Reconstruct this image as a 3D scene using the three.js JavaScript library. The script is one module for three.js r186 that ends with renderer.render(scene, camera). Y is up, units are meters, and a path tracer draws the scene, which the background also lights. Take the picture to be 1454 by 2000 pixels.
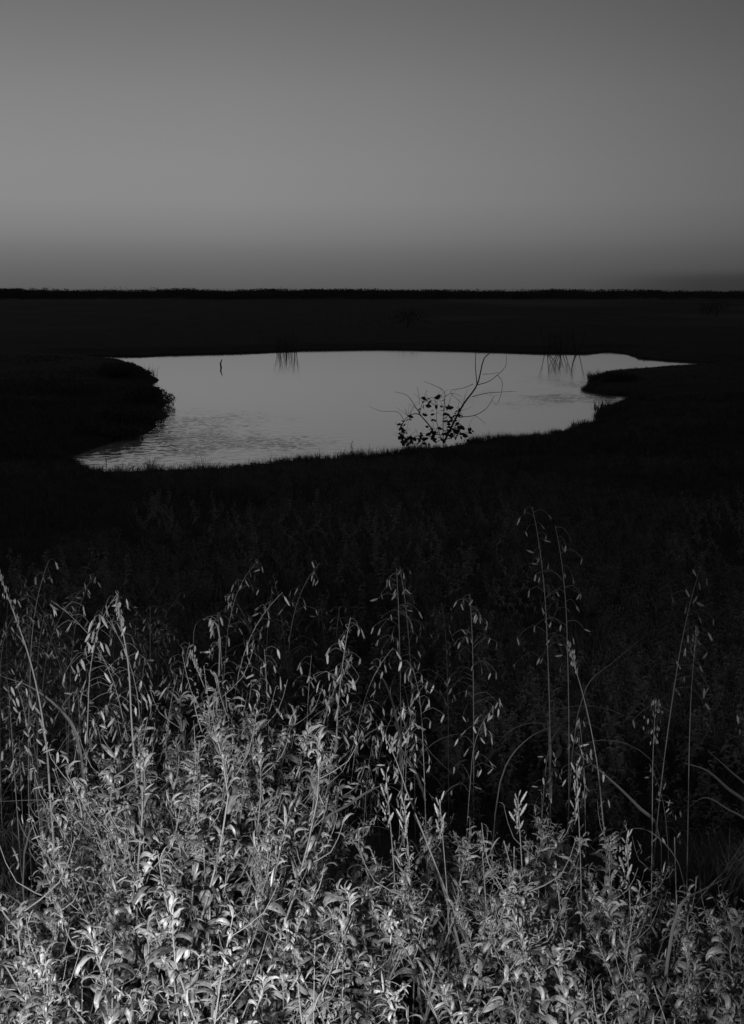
import * as THREE from 'three';
import { mergeGeometries } from 'three/addons/utils/BufferGeometryUtils.js';

// ------------------------------------------------------------------ camera, sky, sun, exposure
const scene = new THREE.Scene();
const PITCH = 11.37 * Math.PI / 180;
const EYE = new THREE.Vector3(0, 1.6, 0);
const camera = new THREE.PerspectiveCamera(50, 744 / 1024, 0.05, 9000);
camera.position.copy(EYE);
camera.rotation.x = -PITCH;
camera.updateMatrixWorld();

const lin = v => { v /= 255; return v <= 0.04045 ? v / 12.92 : Math.pow((v + 0.055) / 1.055, 2.4); };
const clamp = (v, a = 0, b = 1) => Math.min(b, Math.max(a, v));
const sstep = (a, b, v) => { const t = clamp((v - a) / (b - a)); return t * t * (3 - 2 * t); };
function table(pts, v) {
  if (v <= pts[0][0]) return pts[0][1];
  for (let i = 1; i < pts.length; i++) if (v <= pts[i][0]) {
    const [a, p] = pts[i - 1], [b, q] = pts[i], t = (v - a) / (b - a);
    return p + (q - p) * t;
  }
  return pts[pts.length - 1][1];
}
{ // clear dusk sky: a glow a little left of the view, the dark haze of the horizon below it, darkening to the zenith
  const W = 1024, H = 1024, data = new Float32Array(W * H * 4);
  const elev = [[-90, lin(80)], [-1, lin(82)], [0, lin(90)], [0.6, lin(96)], [1.3, lin(104)], [2.0, lin(113)], [2.7, lin(124)], [3.4, lin(130)], [4.4, lin(137)],
    [6, lin(138)], [8, lin(134)], [9.5, lin(130)], [11.5, lin(121)], [13.5, lin(112)], [20, lin(99)], [32, lin(85)], [50, lin(74)], [90, lin(68)]];
  const azim = [[0, 1.03], [8, 1.0], [18, 0.97], [26, 0.88], [34, 0.745], [44, 0.54], [60, 0.44], [90, 0.36], [130, 0.29], [180, 0.27]];
  for (let j = 0; j < H; j++) {
    const e = (j + 0.5) / H * 180 - 90;
    for (let i = 0; i < W; i++) {
      const dirx = (i + 0.5) / W * 360 - 180;           // 0 at the texture's middle
      let a = dirx + 90;                                 // azimuth from straight ahead (-z), right positive
      a = ((a + 540) % 360) - 180;
      const away = Math.abs(((a + 25 + 540) % 360) - 180);
      const f = table(azim, away), mixz = sstep(25, 80, e);
      let v = table(elev, e) * (f * (1 - mixz) + 0.62 * mixz);
      const bank = sstep(9, 17, a) * (1 - sstep(34, 60, a)) * (1 - sstep(0.25 + 0.35 * sstep(10, 20, a), 1.15, e));
      v *= 1 - 0.38 * bank;                              // low dark haze bank on the right
      const k = (j * W + i) * 4;
      data[k] = data[k + 1] = data[k + 2] = v; data[k + 3] = 1;
    }
  }
  const t = new THREE.DataTexture(data, W, H, THREE.RGBAFormat, THREE.FloatType);
  t.mapping = THREE.EquirectangularReflectionMapping;
  t.magFilter = t.minFilter = THREE.LinearFilter; t.needsUpdate = true;
  scene.background = t; scene.environment = t;
}
const sun = new THREE.DirectionalLight(0xfff6ea, 0.012);   // what is left of the sun, at the horizon behind the glow
sun.position.set(-40, 5, -86); sun.target.position.set(0, 0, -10);
sun.castShadow = true; sun.shadow.radius = 30; sun.shadow.mapSize.set(2048, 2048);
Object.assign(sun.shadow.camera, { left: -60, right: 60, top: 40, bottom: -40, near: 1, far: 260 });
scene.add(sun, sun.target);

const renderer = new THREE.WebGLRenderer({ antialias: true });
renderer.toneMapping = THREE.LinearToneMapping;
renderer.toneMappingExposure = 1;
renderer.shadowMap.enabled = true;
renderer.setSize(744, 1024);

// ------------------------------------------------------------------ helpers
function rng(seed) { let a = seed >>> 0; return () => { a = (a + 0x6D2B79F5) | 0; let t = Math.imul(a ^ (a >>> 15), 1 | a); t = (t + Math.imul(t ^ (t >>> 7), 61 | t)) ^ t; return ((t ^ (t >>> 14)) >>> 0) / 4294967296; }; }
const V = (x, y, z) => new THREE.Vector3(x, y, z);
const D2R = Math.PI / 180;
function hash(i, j) { let n = Math.imul(i, 374761393) + Math.imul(j, 668265263) | 0; n = Math.imul(n ^ (n >>> 13), 1274126177); return ((n ^ (n >>> 16)) >>> 0) / 4294967296; }
function noise(x, y) { const i = Math.floor(x), j = Math.floor(y), u = x - i, v = y - j, a = u * u * (3 - 2 * u), b = v * v * (3 - 2 * v);
  return (hash(i, j) * (1 - a) + hash(i + 1, j) * a) * (1 - b) + (hash(i, j + 1) * (1 - a) + hash(i + 1, j + 1) * a) * b; }
const fbm = (x, y) => 0.5 * noise(x, y) + 0.27 * noise(x * 2.1 + 7, y * 2.1) + 0.15 * noise(x * 4.3, y * 4.3 + 3) + 0.08 * noise(x * 8.7, y * 8.7);
const taken = {};
function numbered(n) { const k = taken[n] = (taken[n] ?? -1) + 1; return k ? `${n}_${String(k).padStart(3, '0')}` : n; }
function tag(o, label, category, group) { o.userData = { label, category }; if (group) o.userData.group = group; return o; }
function mesh(name, geometry, material, parent) {
  const m = new THREE.Mesh(geometry, material); m.name = name; m.castShadow = m.receiveShadow = true; (parent || scene).add(m); return m;
}
function thing(name, label, category, pos, group) {
  const g = new THREE.Group(); g.name = numbered(name); if (pos) g.position.copy(pos); tag(g, label, category, group); scene.add(g); return g;
}
function copy(proto, label, group) {
  const c = proto.clone(); c.name = numbered(proto.name); c.userData = { label, category: proto.userData.category, group }; scene.add(c); return c;
}
const matte = (v, spec = 0.15, extra = {}) => { const m = new THREE.MeshPhysicalMaterial({ roughness: 0.95, specularIntensity: spec, side: THREE.DoubleSide, ...extra }); m.color.setRGB(v, v, v); return m; };
const grey = (v, rough = 0.7, extra = {}) => { const m = new THREE.MeshStandardMaterial({ roughness: rough, side: THREE.DoubleSide, ...extra }); m.color.setRGB(v, v, v); return m; };
// a point seen at pixel (px, py) of the 1454 x 2000 photograph, d metres ahead
const FOC = 1000 / Math.tan(25 * D2R);
function at(px, py, d) {
  const a = (px - 727) / FOC, b = (1000 - py) / FOC, c = Math.cos(PITCH), s = Math.sin(PITCH);
  const fy = b * c - s, fz = -(c + b * s);
  return V(a * d / -fz, EYE.y + fy * d / -fz, -d);
}

// ------------------------------------------------------------------ terrain: dam bank under the camera, pond, plain
const WATER = -2.9;
const shorePx = [[175, 696.5], [228, 703], [268, 713], [289, 726], [297, 742], [296, 757], [312, 775], [319, 790], [312, 812], [300, 830], [262, 848], [215, 865], [165, 882], [128, 893, 0.05],
  [190, 906, 0.18], [230, 910, 0.2], [330, 908, 0.2], [420, 906, 0.2], [500, 896, 0.2], [560, 890, 0.2], [640, 887, 0.2], [740, 878, 0.2], [800, 870, 0.2], [900, 860, 0.2], [940, 850, 0.2], [1050, 842, 0.2],
  [1100, 832, 0.2], [1130, 824, 0.2], [1165, 820, 0.15], [1171, 802, 0.05], [1200, 791], [1228, 780], [1252, 776], [1185, 772], [1138, 763], [1152, 752], [1156, 741], [1185, 728], [1250, 721], [1310, 716.5], [1400, 711],
  [1300, 705], [1250, 701], [1222, 692], [1190, 687.5], [1150, 692], [1050, 691], [960, 688], [860, 685], [740, 683], [600, 685], [520, 689], [420, 692], [330, 694], [280, 697]];
const shore = shorePx.map(([px, py, up = 0]) => {
  const r = at(px, py, 1).sub(EYE), t = (WATER + up - EYE.y) / r.y; return [r.x * t, r.z * t];
});
function shoreDist(x, z) { // positive on land
  let best = 1e9, inside = false;
  for (let i = 0, j = shore.length - 1; i < shore.length; j = i++) {
    const [ax, az] = shore[j], [bx, bz] = shore[i], ex = bx - ax, ez = bz - az;
    const t = clamp(((x - ax) * ex + (z - az) * ez) / (ex * ex + ez * ez));
    best = Math.min(best, (x - ax - ex * t) ** 2 + (z - az - ez * t) ** 2);
    if ((az > z) !== (bz > z) && x < ex * (z - az) / ez + ax) inside = !inside;
  }
  return (inside ? -1 : 1) * Math.sqrt(best);
}
function groundY(x, z) {
  const d = -z;
  const bank = -2.3 * sstep(1.75, 7.8, d) - 0.22 * clamp((d - 2.0) / 8);
  let land = (d < 10 ? bank : -2.52) + 0.1 * (fbm(x * 0.35 + 9, z * 0.35) - 0.5) + 0.05 * (fbm(x * 1.7, z * 1.7) - 0.5);
  land += d > 90 ? 0.25 * (fbm(x * 0.02, z * 0.02) - 0.5) : 0;
  if (d > 20 && d < 100 && Math.abs(x) < 45) {
    let s = shoreDist(x, z);
    s += 0.25 * (fbm(x * 0.9 + 3, z * 0.9) - 0.5) + (x < -4 && d > 34 && d < 70 ? 1.1 : 0.25) * (noise(x * 0.8, z * 0.55 + 2) - 0.5);
    if (s < 0) return WATER + Math.max(-0.8, s * 0.45);
    const rise = WATER + 0.10 * sstep(0, 0.25, s) + 0.22 * sstep(0.1, 6, s) + 0.02 * s;
    land = Math.min(land, rise);
  }
  return land;
}
const M = {
  soil: matte(1, 0.05, { vertexColors: true }),
  straw: grey(0.15, 0.6), strawB: grey(0.10, 0.6), husk: grey(0.26, 0.5), huskB: grey(0.16, 0.5), blade: grey(0.10, 0.5), bladeB: grey(0.06, 0.55),
  stem: grey(0.13, 0.6), bark: matte(0.08), darkLeaf: matte(0.09), turf: matte(0.11), tuft: matte(0.11), herb: matte(0.16, 0.3), wood: matte(0.08),
};
{
  const lines = (core, step, far, grow) => { const r = []; for (let v = core[0]; v <= core[1] + 1e-6; v += step) r.push(v); let s = step, v = core[1]; while (v < far[1]) { s *= grow; v += s; r.push(v); } s = step; v = core[0]; while (v > far[0]) { s *= grow; v -= s; r.unshift(v); } return r; };
  const xs = lines([-22, 22], 0.25, [-5000, 5000], 1.14), ds = lines([-1, 92], 0.25, [-80, 7000], 1.14);
  const pos = [], col = [], idx = [], uv = [];
  for (const d of ds) for (const x of xs) {
    pos.push(x, groundY(x, -d), -d); uv.push(x, d);
    let c = 0.022 + 0.018 * fbm(x * 1.3, d * 1.3) + 0.02 * noise(x * 5, d * 5);
    c += 0.05 * sstep(0.5, 0.72, fbm(x * 0.018 + 4, d * 0.011 + 1)) * sstep(95, 120, d);   // paler stubble fields out on the plain
    col.push(c, c, c);
  }
  const n = xs.length;
  for (let j = 0; j < ds.length - 1; j++) for (let i = 0; i < n - 1; i++) { const a = j * n + i; idx.push(a, a + 1, a + n, a + 1, a + n + 1, a + n); }
  const g = new THREE.BufferGeometry();
  g.setAttribute('position', new THREE.Float32BufferAttribute(pos, 3)); g.setAttribute('color', new THREE.Float32BufferAttribute(col, 3)); g.setAttribute('uv', new THREE.Float32BufferAttribute(uv, 2));
  g.setIndex(idx); g.computeVertexNormals();
  const o = mesh('ground', g, M.soil); o.userData = { kind: 'structure', label: 'dark grassy bank running down to the pond and out over the plain', category: 'ground' };
}
{ // pond: calm, with ruffled patches near the left shore and off the right-hand spit
  const X0 = -26, X1 = 26, D0 = 22, D1 = 95, W = 1024, H = 2048, data = new Uint8Array(W * H * 4);
  const spots = [[at(330, 850, 1), 0.75, 3.6, 6], [at(480, 882, 1), 0.6, 4.5, 2.6], [at(230, 888, 1), 0.6, 3, 4], [at(1100, 778, 1), 0.45, 4, 4], [at(1150, 748, 1), 0.25, 3, 5]].map(([p, s, rx, rz]) => {
    const r = p.sub(EYE), t = (WATER - EYE.y) / r.y; return [r.x * t, -r.z * t, s, rx, rz]; });
  for (let j = 0; j < H; j++) for (let i = 0; i < W; i++) {
    const x = X0 + (X1 - X0) * (i + 0.5) / W, d = D0 + (D1 - D0) * (j + 0.5) / H;
    let m = 0.015;
    for (const [cx, cd, s, rx, rz] of spots) m += s * Math.exp(-(((x - cx) / rx) ** 2 + ((d - cd) / rz) ** 2));
    m *= 0.35 + 1.1 * sstep(0.3, 0.7, fbm(x * 0.55, d * 0.3 + 5));
    const w = 0.45 * noise(x * 3.4 + 0.5 * d, d * 4.2) + 0.35 * noise(x * 6.1, d * 8.5 + x * 0.8) + 0.2 * noise(x * 9.3, d * 13);
    const v = clamp(128 + 255 * m * (w - 0.5), 0, 255), k = (j * W + i) * 4;
    data[k] = data[k + 1] = data[k + 2] = v; data[k + 3] = 255;
  }
  const t = new THREE.DataTexture(data, W, H); t.magFilter = THREE.LinearFilter; t.minFilter = THREE.LinearFilter; t.needsUpdate = true;
  const m = new THREE.MeshPhysicalMaterial({ roughness: 0.06, metalness: 0.6, ior: 1.33, bumpMap: t, bumpScale: 0.05 });
  m.color.setRGB(0.77, 0.77, 0.77);
  const g = new THREE.BufferGeometry();
  g.setAttribute('position', new THREE.Float32BufferAttribute([X0, WATER, -D0, X1, WATER, -D0, X1, WATER, -D1, X0, WATER, -D1], 3));
  g.setAttribute('normal', new THREE.Float32BufferAttribute([0, 1, 0, 0, 1, 0, 0, 1, 0, 0, 1, 0], 3));
  g.setAttribute('uv', new THREE.Float32BufferAttribute([0, 0, 1, 0, 1, 1, 0, 1], 2)); g.setIndex([0, 1, 2, 0, 2, 3]);
  const o = mesh('pond_water', g, m); o.userData = { kind: 'structure', label: 'still pond mirroring the dusk sky', category: 'water' };
}

// ------------------------------------------------------------------ flash lamp standing beside the camera, out of frame
{
  const root = thing('flash_lamp', 'photographer\'s flash lamp on a stand beside the viewpoint', 'lamp', V(-0.32, groundY(-0.32, 0.05), 0.05));
  const black = grey(0.03, 0.5, { metalness: 0.2 });
  const face = V(-0.32, 1.22, -0.05), aim = V(-0.36, 0.12, -2.0);
  const hy = face.y - root.position.y;
  mesh('pole', new THREE.CylinderGeometry(0.012, 0.014, hy - 0.2, 10).translate(0, (hy - 0.2) / 2 + 0.12, 0), black, root);
  for (let k = 0; k < 3; k++) {
    const a = k * 2.094 + 0.5;
    const c = new THREE.CatmullRomCurve3([V(0, 0.5, 0), V(Math.sin(a) * 0.22, 0.2, Math.cos(a) * 0.22), V(Math.sin(a) * 0.36, 0.01, Math.cos(a) * 0.36)]);
    mesh('leg', new THREE.TubeGeometry(c, 6, 0.009, 6), black, root);
  }
  const head = new THREE.Group(); head.name = 'head'; head.position.set(0, hy, -0.1); root.add(head); head.lookAt(aim.clone());
  const shell = mesh('housing', new THREE.LatheGeometry([[0, -0.12], [0.035, -0.12], [0.04, -0.03], [0.055, 0], [0.055, 0.008], [0.05, 0.008], [0.045, 0], [0, -0.005]].map(p => new THREE.Vector2(...p)), 20).rotateX(Math.PI / 2), black, head);
  const glow = new THREE.MeshStandardMaterial({ color: 0xffffff, emissive: 0xffffff, emissiveIntensity: 1 });
  mesh('lens', new THREE.CircleGeometry(0.044, 20).translate(0, 0, 0.003), glow, head);
  const lamp = new THREE.SpotLight(0xffffff, 34, 0, 36 * D2R, 1, 2);
  lamp.position.copy(V(face.x, face.y, face.z - 0.02).add(aim.clone().sub(face).normalize().multiplyScalar(0.03)));
  lamp.target.position.copy(aim); lamp.castShadow = true; lamp.shadow.radius = 2; lamp.shadow.mapSize.set(2048, 2048);
  scene.add(lamp, lamp.target);
}

// ------------------------------------------------------------------ plant geometry
const mat4 = (p, q, s) => new THREE.Matrix4().compose(p, q, typeof s === 'number' ? V(s, s, s) : s);
function ribbon(pts, width, { fold = 0.25, side = V(1, 0, 0) } = {}) {  // strip along pts with a folded midrib; width(t) is the half-width
  const n = pts.length, pos = [], idx = [], uv = [];
  for (let i = 0; i < n; i++) {
    const t = i / (n - 1), tan = pts[Math.min(n - 1, i + 1)].clone().sub(pts[Math.max(0, i - 1)]).normalize();
    const sd = (typeof side === 'function' ? side(t) : side).clone(); sd.addScaledVector(tan, -sd.dot(tan)).normalize();
    const nm = sd.clone().cross(tan), w = width(t);
    const c = pts[i], a = c.clone().addScaledVector(sd, -w).addScaledVector(nm, w * fold), b = c.clone().addScaledVector(sd, w).addScaledVector(nm, w * fold);
    pos.push(...a.toArray(), ...c.toArray(), ...b.toArray()); uv.push(0, t, 0.5, t, 1, t);
    if (i) { const k = (i - 1) * 3; idx.push(k, k + 1, k + 3, k + 1, k + 4, k + 3, k + 1, k + 2, k + 4, k + 2, k + 5, k + 4); }
  }
  const g = new THREE.BufferGeometry(); g.setAttribute('position', new THREE.Float32BufferAttribute(pos, 3)); g.setAttribute('uv', new THREE.Float32BufferAttribute(uv, 2)); g.setIndex(idx); g.computeVertexNormals(); return g;
}
function tube(pts, r0, r1, sides = 5, seg) {
  const c = new THREE.CatmullRomCurve3(pts); const n = seg || Math.max(3, pts.length * 2);
  const p = c.getPoints(n), pos = [], nor = [], idx = [];
  let up = V(0.31, 0.2, 0.93);
  for (let i = 0; i <= n; i++) {
    const tan = p[Math.min(n, i + 1)].clone().sub(p[Math.max(0, i - 1)]).normalize();
    const u = up.clone().addScaledVector(tan, -up.dot(tan)).normalize(), v = tan.clone().cross(u), r = r0 + (r1 - r0) * i / n; up = u;
    for (let k = 0; k < sides; k++) { const a = k / sides * 6.2832, q = u.clone().multiplyScalar(Math.cos(a)).addScaledVector(v, Math.sin(a)); nor.push(q.x, q.y, q.z); pos.push(p[i].x + q.x * r, p[i].y + q.y * r, p[i].z + q.z * r); }
    if (i) for (let k = 0; k < sides; k++) { const a = (i - 1) * sides + k, b = (i - 1) * sides + (k + 1) % sides; idx.push(a, b, a + sides, b, b + sides, a + sides); }
  }
  const g = new THREE.BufferGeometry(); g.setAttribute('position', new THREE.Float32BufferAttribute(pos, 3)); g.setAttribute('normal', new THREE.Float32BufferAttribute(nor, 3)); g.setIndex(idx); return g;
}
// lanceolate leaf growing along +z from the origin, length 1, drooping by the given angle
function leafGeo(droop, wid, twist, rows = 6, lift = 0.5, hook = 0) {
  const pts = []; let p = V(0, 0, 0), e = lift;
  for (let i = 0; i <= rows; i++) { pts.push(p.clone()); const t = i / rows; e -= droop / rows * (0.5 + t + hook * t * t); p = p.clone().add(V(0.02 * twist, Math.sin(e), Math.cos(e)).multiplyScalar(1 / rows)); }
  return ribbon(pts, t => wid * (0.12 + 0.88 * Math.pow(Math.sin(Math.PI * Math.pow(clamp(t * 0.97 + 0.015), 0.75)), 0.85)) * (t > 0.99 ? 0.1 : 1), { fold: 0.35, side: t => V(Math.cos(twist * t), Math.sin(twist * t), 0) });
}
const R = rng(20241);
const leafVariants = [[1.6, 0.085, 0.5], [2.1, 0.10, -0.9], [2.8, 0.085, 0.9], [3.4, 0.075, -0.7], [1.0, 0.075, 1.3], [4.4, 0.085, 0.6], [2.4, 0.12, -1.4], [3.0, 0.06, 1.6], [5.2, 0.065, -0.4], [2.0, 0.125, 0.3]].map(([a, b, c]) => leafGeo(a, b, c, 8, 0.95, a > 2 ? 1 : 0.2));
const tinyLeaf = [leafGeo(2.2, 0.07, 0.8, 4, 0.8), leafGeo(4.2, 0.055, -0.8, 6, 1.1, 1), leafGeo(1.0, 0.05, 0.6, 4, 0.9)];
function leafTexture(seed, spots) { // midrib, side veins, blotches and dry specks of a leaf blade
  const W = 64, H = 128, d = new Uint8Array(W * H * 4), r = rng(seed), sp = []; for (let i = 0; i < spots; i++) sp.push([r(), r(), 0.02 + 0.06 * r(), 0.35 + 0.4 * r()]);
  for (let j = 0; j < H; j++) for (let i = 0; i < W; i++) {
    const u = i / W, v = j / H, m = Math.abs(u - 0.5);
    let c = 0.62 + 0.3 * fbm(u * 5 + seed, v * 9) + (m < 0.035 ? 0.2 : 0) - 0.1 * (Math.abs(((v * 9 - m * 4) % 1 + 1) % 1 - 0.5) < 0.09 ? 1 : 0) - 0.25 * sstep(0.55, 0.8, noise(u * 4 + seed * 3, v * 7));
    for (const [a, b, q, k] of sp) if ((u - a) ** 2 + ((v - b) * 3) ** 2 < q * q * 2) c *= k;
    const e = 255 * clamp(c), k = (j * W + i) * 4; d[k] = d[k + 1] = d[k + 2] = e; d[k + 3] = 255;
  }
  const t = new THREE.DataTexture(d, W, H); t.magFilter = THREE.LinearFilter; t.minFilter = THREE.LinearFilter; t.colorSpace = THREE.SRGBColorSpace; t.needsUpdate = true; return t;
}
const leafTex = [leafTexture(1, 3), leafTexture(2, 10), leafTexture(3, 6), leafTexture(4, 16)];
const leafMats = [grey(0.2, 0.5, { map: leafTex[0] }), grey(0.27, 0.46, { map: leafTex[2] }), grey(0.4, 0.5, { map: leafTex[1] }), grey(0.13, 0.55, { map: leafTex[3] })];
const leafletMats = [grey(0.12, 0.55), grey(0.18, 0.55)];

function dirQuat(az, pitch = 0, roll = 0) { return new THREE.Quaternion().setFromEuler(new THREE.Euler(-pitch, az, roll, 'YXZ')); }
function weedProto(seed, H, lush) {
  const r = rng(seed), root = new THREE.Group(); root.name = 'leafy_weed'; root.userData = { category: 'weed' };
  const lean = (r() - 0.5) * 0.5, laz = r() * 6.28, sway = r() * 0.06;
  const P = t => V(Math.cos(laz) * lean * H * t * t + sway * Math.sin(t * 5), H * t, Math.sin(laz) * lean * H * t * t + sway * Math.cos(t * 4) - sway);
  const stems = [tube([0, 0.3, 0.6, 0.85, 1].map(P), 0.0028, 0.001, 4, 8)];
  const small = [];
  const put = (list, g, p, q, s) => { const c = g.clone(); c.applyMatrix4(mat4(p, q, s)); list.push(c); };
  const n = Math.round(lush * 20), big = seed % 4 === 1;
  let az = r() * 6.28;
  for (let i = 0; i < n; i++) {
    const t = 0.3 + 0.7 * (i + r() * 0.6) / n; az += 2.1 + r() * 0.9;
    const len = (0.041 + 0.05 * r() * r() + (big ? 0.022 : 0)) * (seed % 4 === 3 ? 0.72 : 1) * (1.15 - 0.55 * Math.max(0, t - 0.6) / 0.4);
    const g = leafVariants[Math.floor(r() * leafVariants.length)];
    const m = mesh('leaf', g, leafMats[Math.floor(r() * 3.99)], root);
    m.position.copy(P(t)); m.quaternion.copy(dirQuat(az, (r() - 0.3) * 0.9, (r() - 0.5) * 0.9)); m.scale.setScalar(len);
  }
  // side twigs with small curling leaves
  const twigs = 4 + Math.floor(r() * 4);
  for (let k = 0; k < twigs; k++) {
    const t = 0.45 + 0.55 * r(), a = r() * 6.28, L = 0.05 + 0.08 * r(), b = P(t);
    const tip = b.clone().add(V(Math.cos(a) * L * 0.6, L * (0.5 + 0.5 * r()), Math.sin(a) * L * 0.6)), mid = b.clone().lerp(tip, 0.5).add(V(Math.cos(a) * L * 0.12, -L * 0.08, Math.sin(a) * L * 0.12));
    stems.push(tube([b, mid, tip], 0.0013, 0.0006, 3, 4));
    for (let i = 0; i < 9; i++) {
      const u = 0.25 + 0.75 * r();
      put(small, tinyLeaf[Math.floor(r() * 3)], b.clone().lerp(tip, u), dirQuat(r() * 6.28, (r() - 0.4) * 1.4, (r() - 0.5) * 1.5), 0.012 + 0.02 * r());
    }
  }
  // curly tip of narrow young leaves
  const tipG = []; for (let i = 0; i < 16; i++) put(tipG, tinyLeaf[i % 2], P(0.9 + 0.1 * r()), dirQuat(r() * 6.28, 0.2 + r(), (r() - 0.5) * 1.5), 0.018 + 0.03 * r());
  const tp = mesh('tip_leaves', mergeGeometries(tipG), leafMats[1 + seed % 2], root); tp.userData = { kind: 'stuff' };
  for (let i = 0; i < 26; i++) { const t = 0.25 + 0.75 * r(); put(small, tinyLeaf[Math.floor(r() * 3)], P(t), dirQuat(r() * 6.28, (r() - 0.3) * 1.4, (r() - 0.5) * 1.5), 0.012 + 0.022 * r()); }
  mesh('stem', mergeGeometries(stems), M.stem, root);
  const s = mesh('small_leaves', mergeGeometries(small), leafletMats[seed % 2], root); s.userData = { kind: 'stuff' };
  return root;
}
const weeds = []; for (let i = 0; i < 14; i++) weeds.push(weedProto(100 + i, 0.36 + 0.018 * i, 0.85 + 0.3 * R()));
const weedH = i => 0.36 + 0.018 * i;
function merged(root) { const gs = []; root.updateMatrixWorld(true); root.traverse(o => { if (o.isMesh) { const g = o.geometry.clone(); g.applyMatrix4(o.matrixWorld); for (const k of Object.keys(g.attributes)) if (k !== 'position' && k !== 'normal') g.deleteAttribute(k); gs.push(g); } }); return mergeGeometries(gs); }

// the line along which the tops of the weed thicket end, (photo column, photo row)
const canopy = [[-200, 1660], [0, 1660], [60, 1640], [150, 1610], [210, 1530], [280, 1455], [345, 1395], [400, 1385], [470, 1405], [540, 1455], [580, 1560], [620, 1650], [680, 1630], [760, 1630], [850, 1630], [900, 1600], [980, 1605], [1100, 1615], [1180, 1670], [1240, 1700], [1300, 1735], [1454, 1760], [1700, 1760]];
{
  const r = rng(77), spots = [];
  const want = 292; let tries = 0;
  while (spots.length < want && tries++ < 20000) {
    const mound = spots.length >= 226, d = mound ? 1.95 + 0.6 * r() : 1.24 + 1.38 * Math.pow(r(), 0.85), x = mound ? (-0.26 + 0.175 * r()) * d : (r() * 2 - 1) * (0.37 * d + 0.1);
    const px = 727 + x / d * FOC * 0.93;
    if (spots.some(s => (s[0] - x) ** 2 + (s[1] - d) ** 2 < 0.045 ** 2)) continue;
    const gap = ((px - 560) / 62) ** 2 + ((d - 2.02) / 0.36) ** 2, gap2 = ((px - 1000) / 40) ** 2 + ((d - 1.8) / 0.16) ** 2, gap3 = ((px - 1320) / 60) ** 2 + ((d - 1.75) / 0.2) ** 2; if (gap < 1 || gap2 < 1 || gap3 < 1 || (px < 130 && d > 2.0)) continue;
    const g = groundY(x, -d);
    // tallest stem that stays below the canopy line at this column and distance
    const b = (1000 - table(canopy, px)) / FOC, c = Math.cos(PITCH), s = Math.sin(PITCH), maxTop = EYE.y + (b * c - s) / (c + b * s) * d;
    let h = maxTop - g; if (h < 0.26) continue;
    h = Math.min(h * (0.86 + 0.16 * r()), mound ? 0.78 : 0.36 + 0.16 * r() + (px > 200 && px < 560 ? 0.1 : 0));
    spots.push([x, d, g, h, px]);
  }
  spots.forEach(([x, d, g, h, px]) => {
    const k = h > 0.55 ? 8 + Math.floor(r() * 6) : Math.floor(r() * 14), broad = (100 + k) % 4 === 1;
    const where = ['at the left edge', 'in the bright left part', 'left of the dark gap', 'in the middle', 'right of the middle', 'in the dim right corner'][Math.min(5, Math.max(0, Math.floor(px / 1454 * 6)))];
    const row = d < 1.6 ? 'along the bottom of the picture' : d < 2.05 ? 'half-way up the foreground thicket' : 'on the upper edge of the foreground thicket';
    const label = `${broad ? 'longer-leaved' : 'curly small-leaved'} weed ${row}, ${where}`, grp = `${broad ? 'longer-leaved' : 'curly'} weeds ${row} ${where}`;
    const c = copy(weeds[k], label, grp);
    c.position.set(x, g - 0.01, -d); c.rotation.y = r() * 6.28; c.rotation.z = (r() - 0.5) * 0.2; c.scale.setScalar(h / weedH(k));
    const q = Math.pow(weedH(k) / h, h > 0.55 ? 0.25 : 0.75); for (const ch of c.children) if (ch.name === 'leaf') ch.scale.multiplyScalar(q);
  });
  // low growth under and around them, past the frame's sides too
  const out = []; for (let i = 0; i < 520; i++) { const d = 0.5 + 2.3 * r(), x = (r() * 2 - 1) * 3.2; if (Math.abs(x) < 0.37 * d + 0.14 && d > 1.05) continue; out.push([x, d]); }
  const im = new THREE.InstancedMesh(merged(weeds[3]), leafletMats[0], out.length); im.name = 'weed_undergrowth'; im.castShadow = im.receiveShadow = true;
  out.forEach(([x, d], i) => im.setMatrixAt(i, mat4(V(x, groundY(x, -d) - 0.02, -d), dirQuat(r() * 6.28), d < 1.05 ? 0.55 + 0.25 * r() : 0.8 + 0.4 * r())));
  im.userData = { kind: 'stuff', label: 'leafy weeds growing on past the sides of the foreground', category: 'weeds' }; scene.add(im);
  const low = []; for (let i = 0; i < 420; i++) { const d = 1.0 + 1.7 * r(), x = (r() * 2 - 1) * (0.4 * d + 0.1); const px = 727 + x / d * FOC * 0.93; if (((px - 560) / 70) ** 2 + ((d - 2.02) / 0.4) ** 2 < 1) continue; if (d > 2.05 && px > 1150) continue; low.push([x, d]); }
  const il = new THREE.InstancedMesh(merged(weeds[1]), leafletMats[0], low.length); il.name = 'low_ground_cover'; il.castShadow = il.receiveShadow = true;
  low.forEach(([x, d], i) => il.setMatrixAt(i, mat4(V(x, groundY(x, -d) - 0.03, -d), dirQuat(r() * 6.28), V(0.8, 0.45 + 0.3 * r(), 0.8))));
  il.userData = { kind: 'stuff', label: 'short tangled ground cover filling the foreground between the weeds', category: 'ground cover' }; scene.add(il);
}

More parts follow.
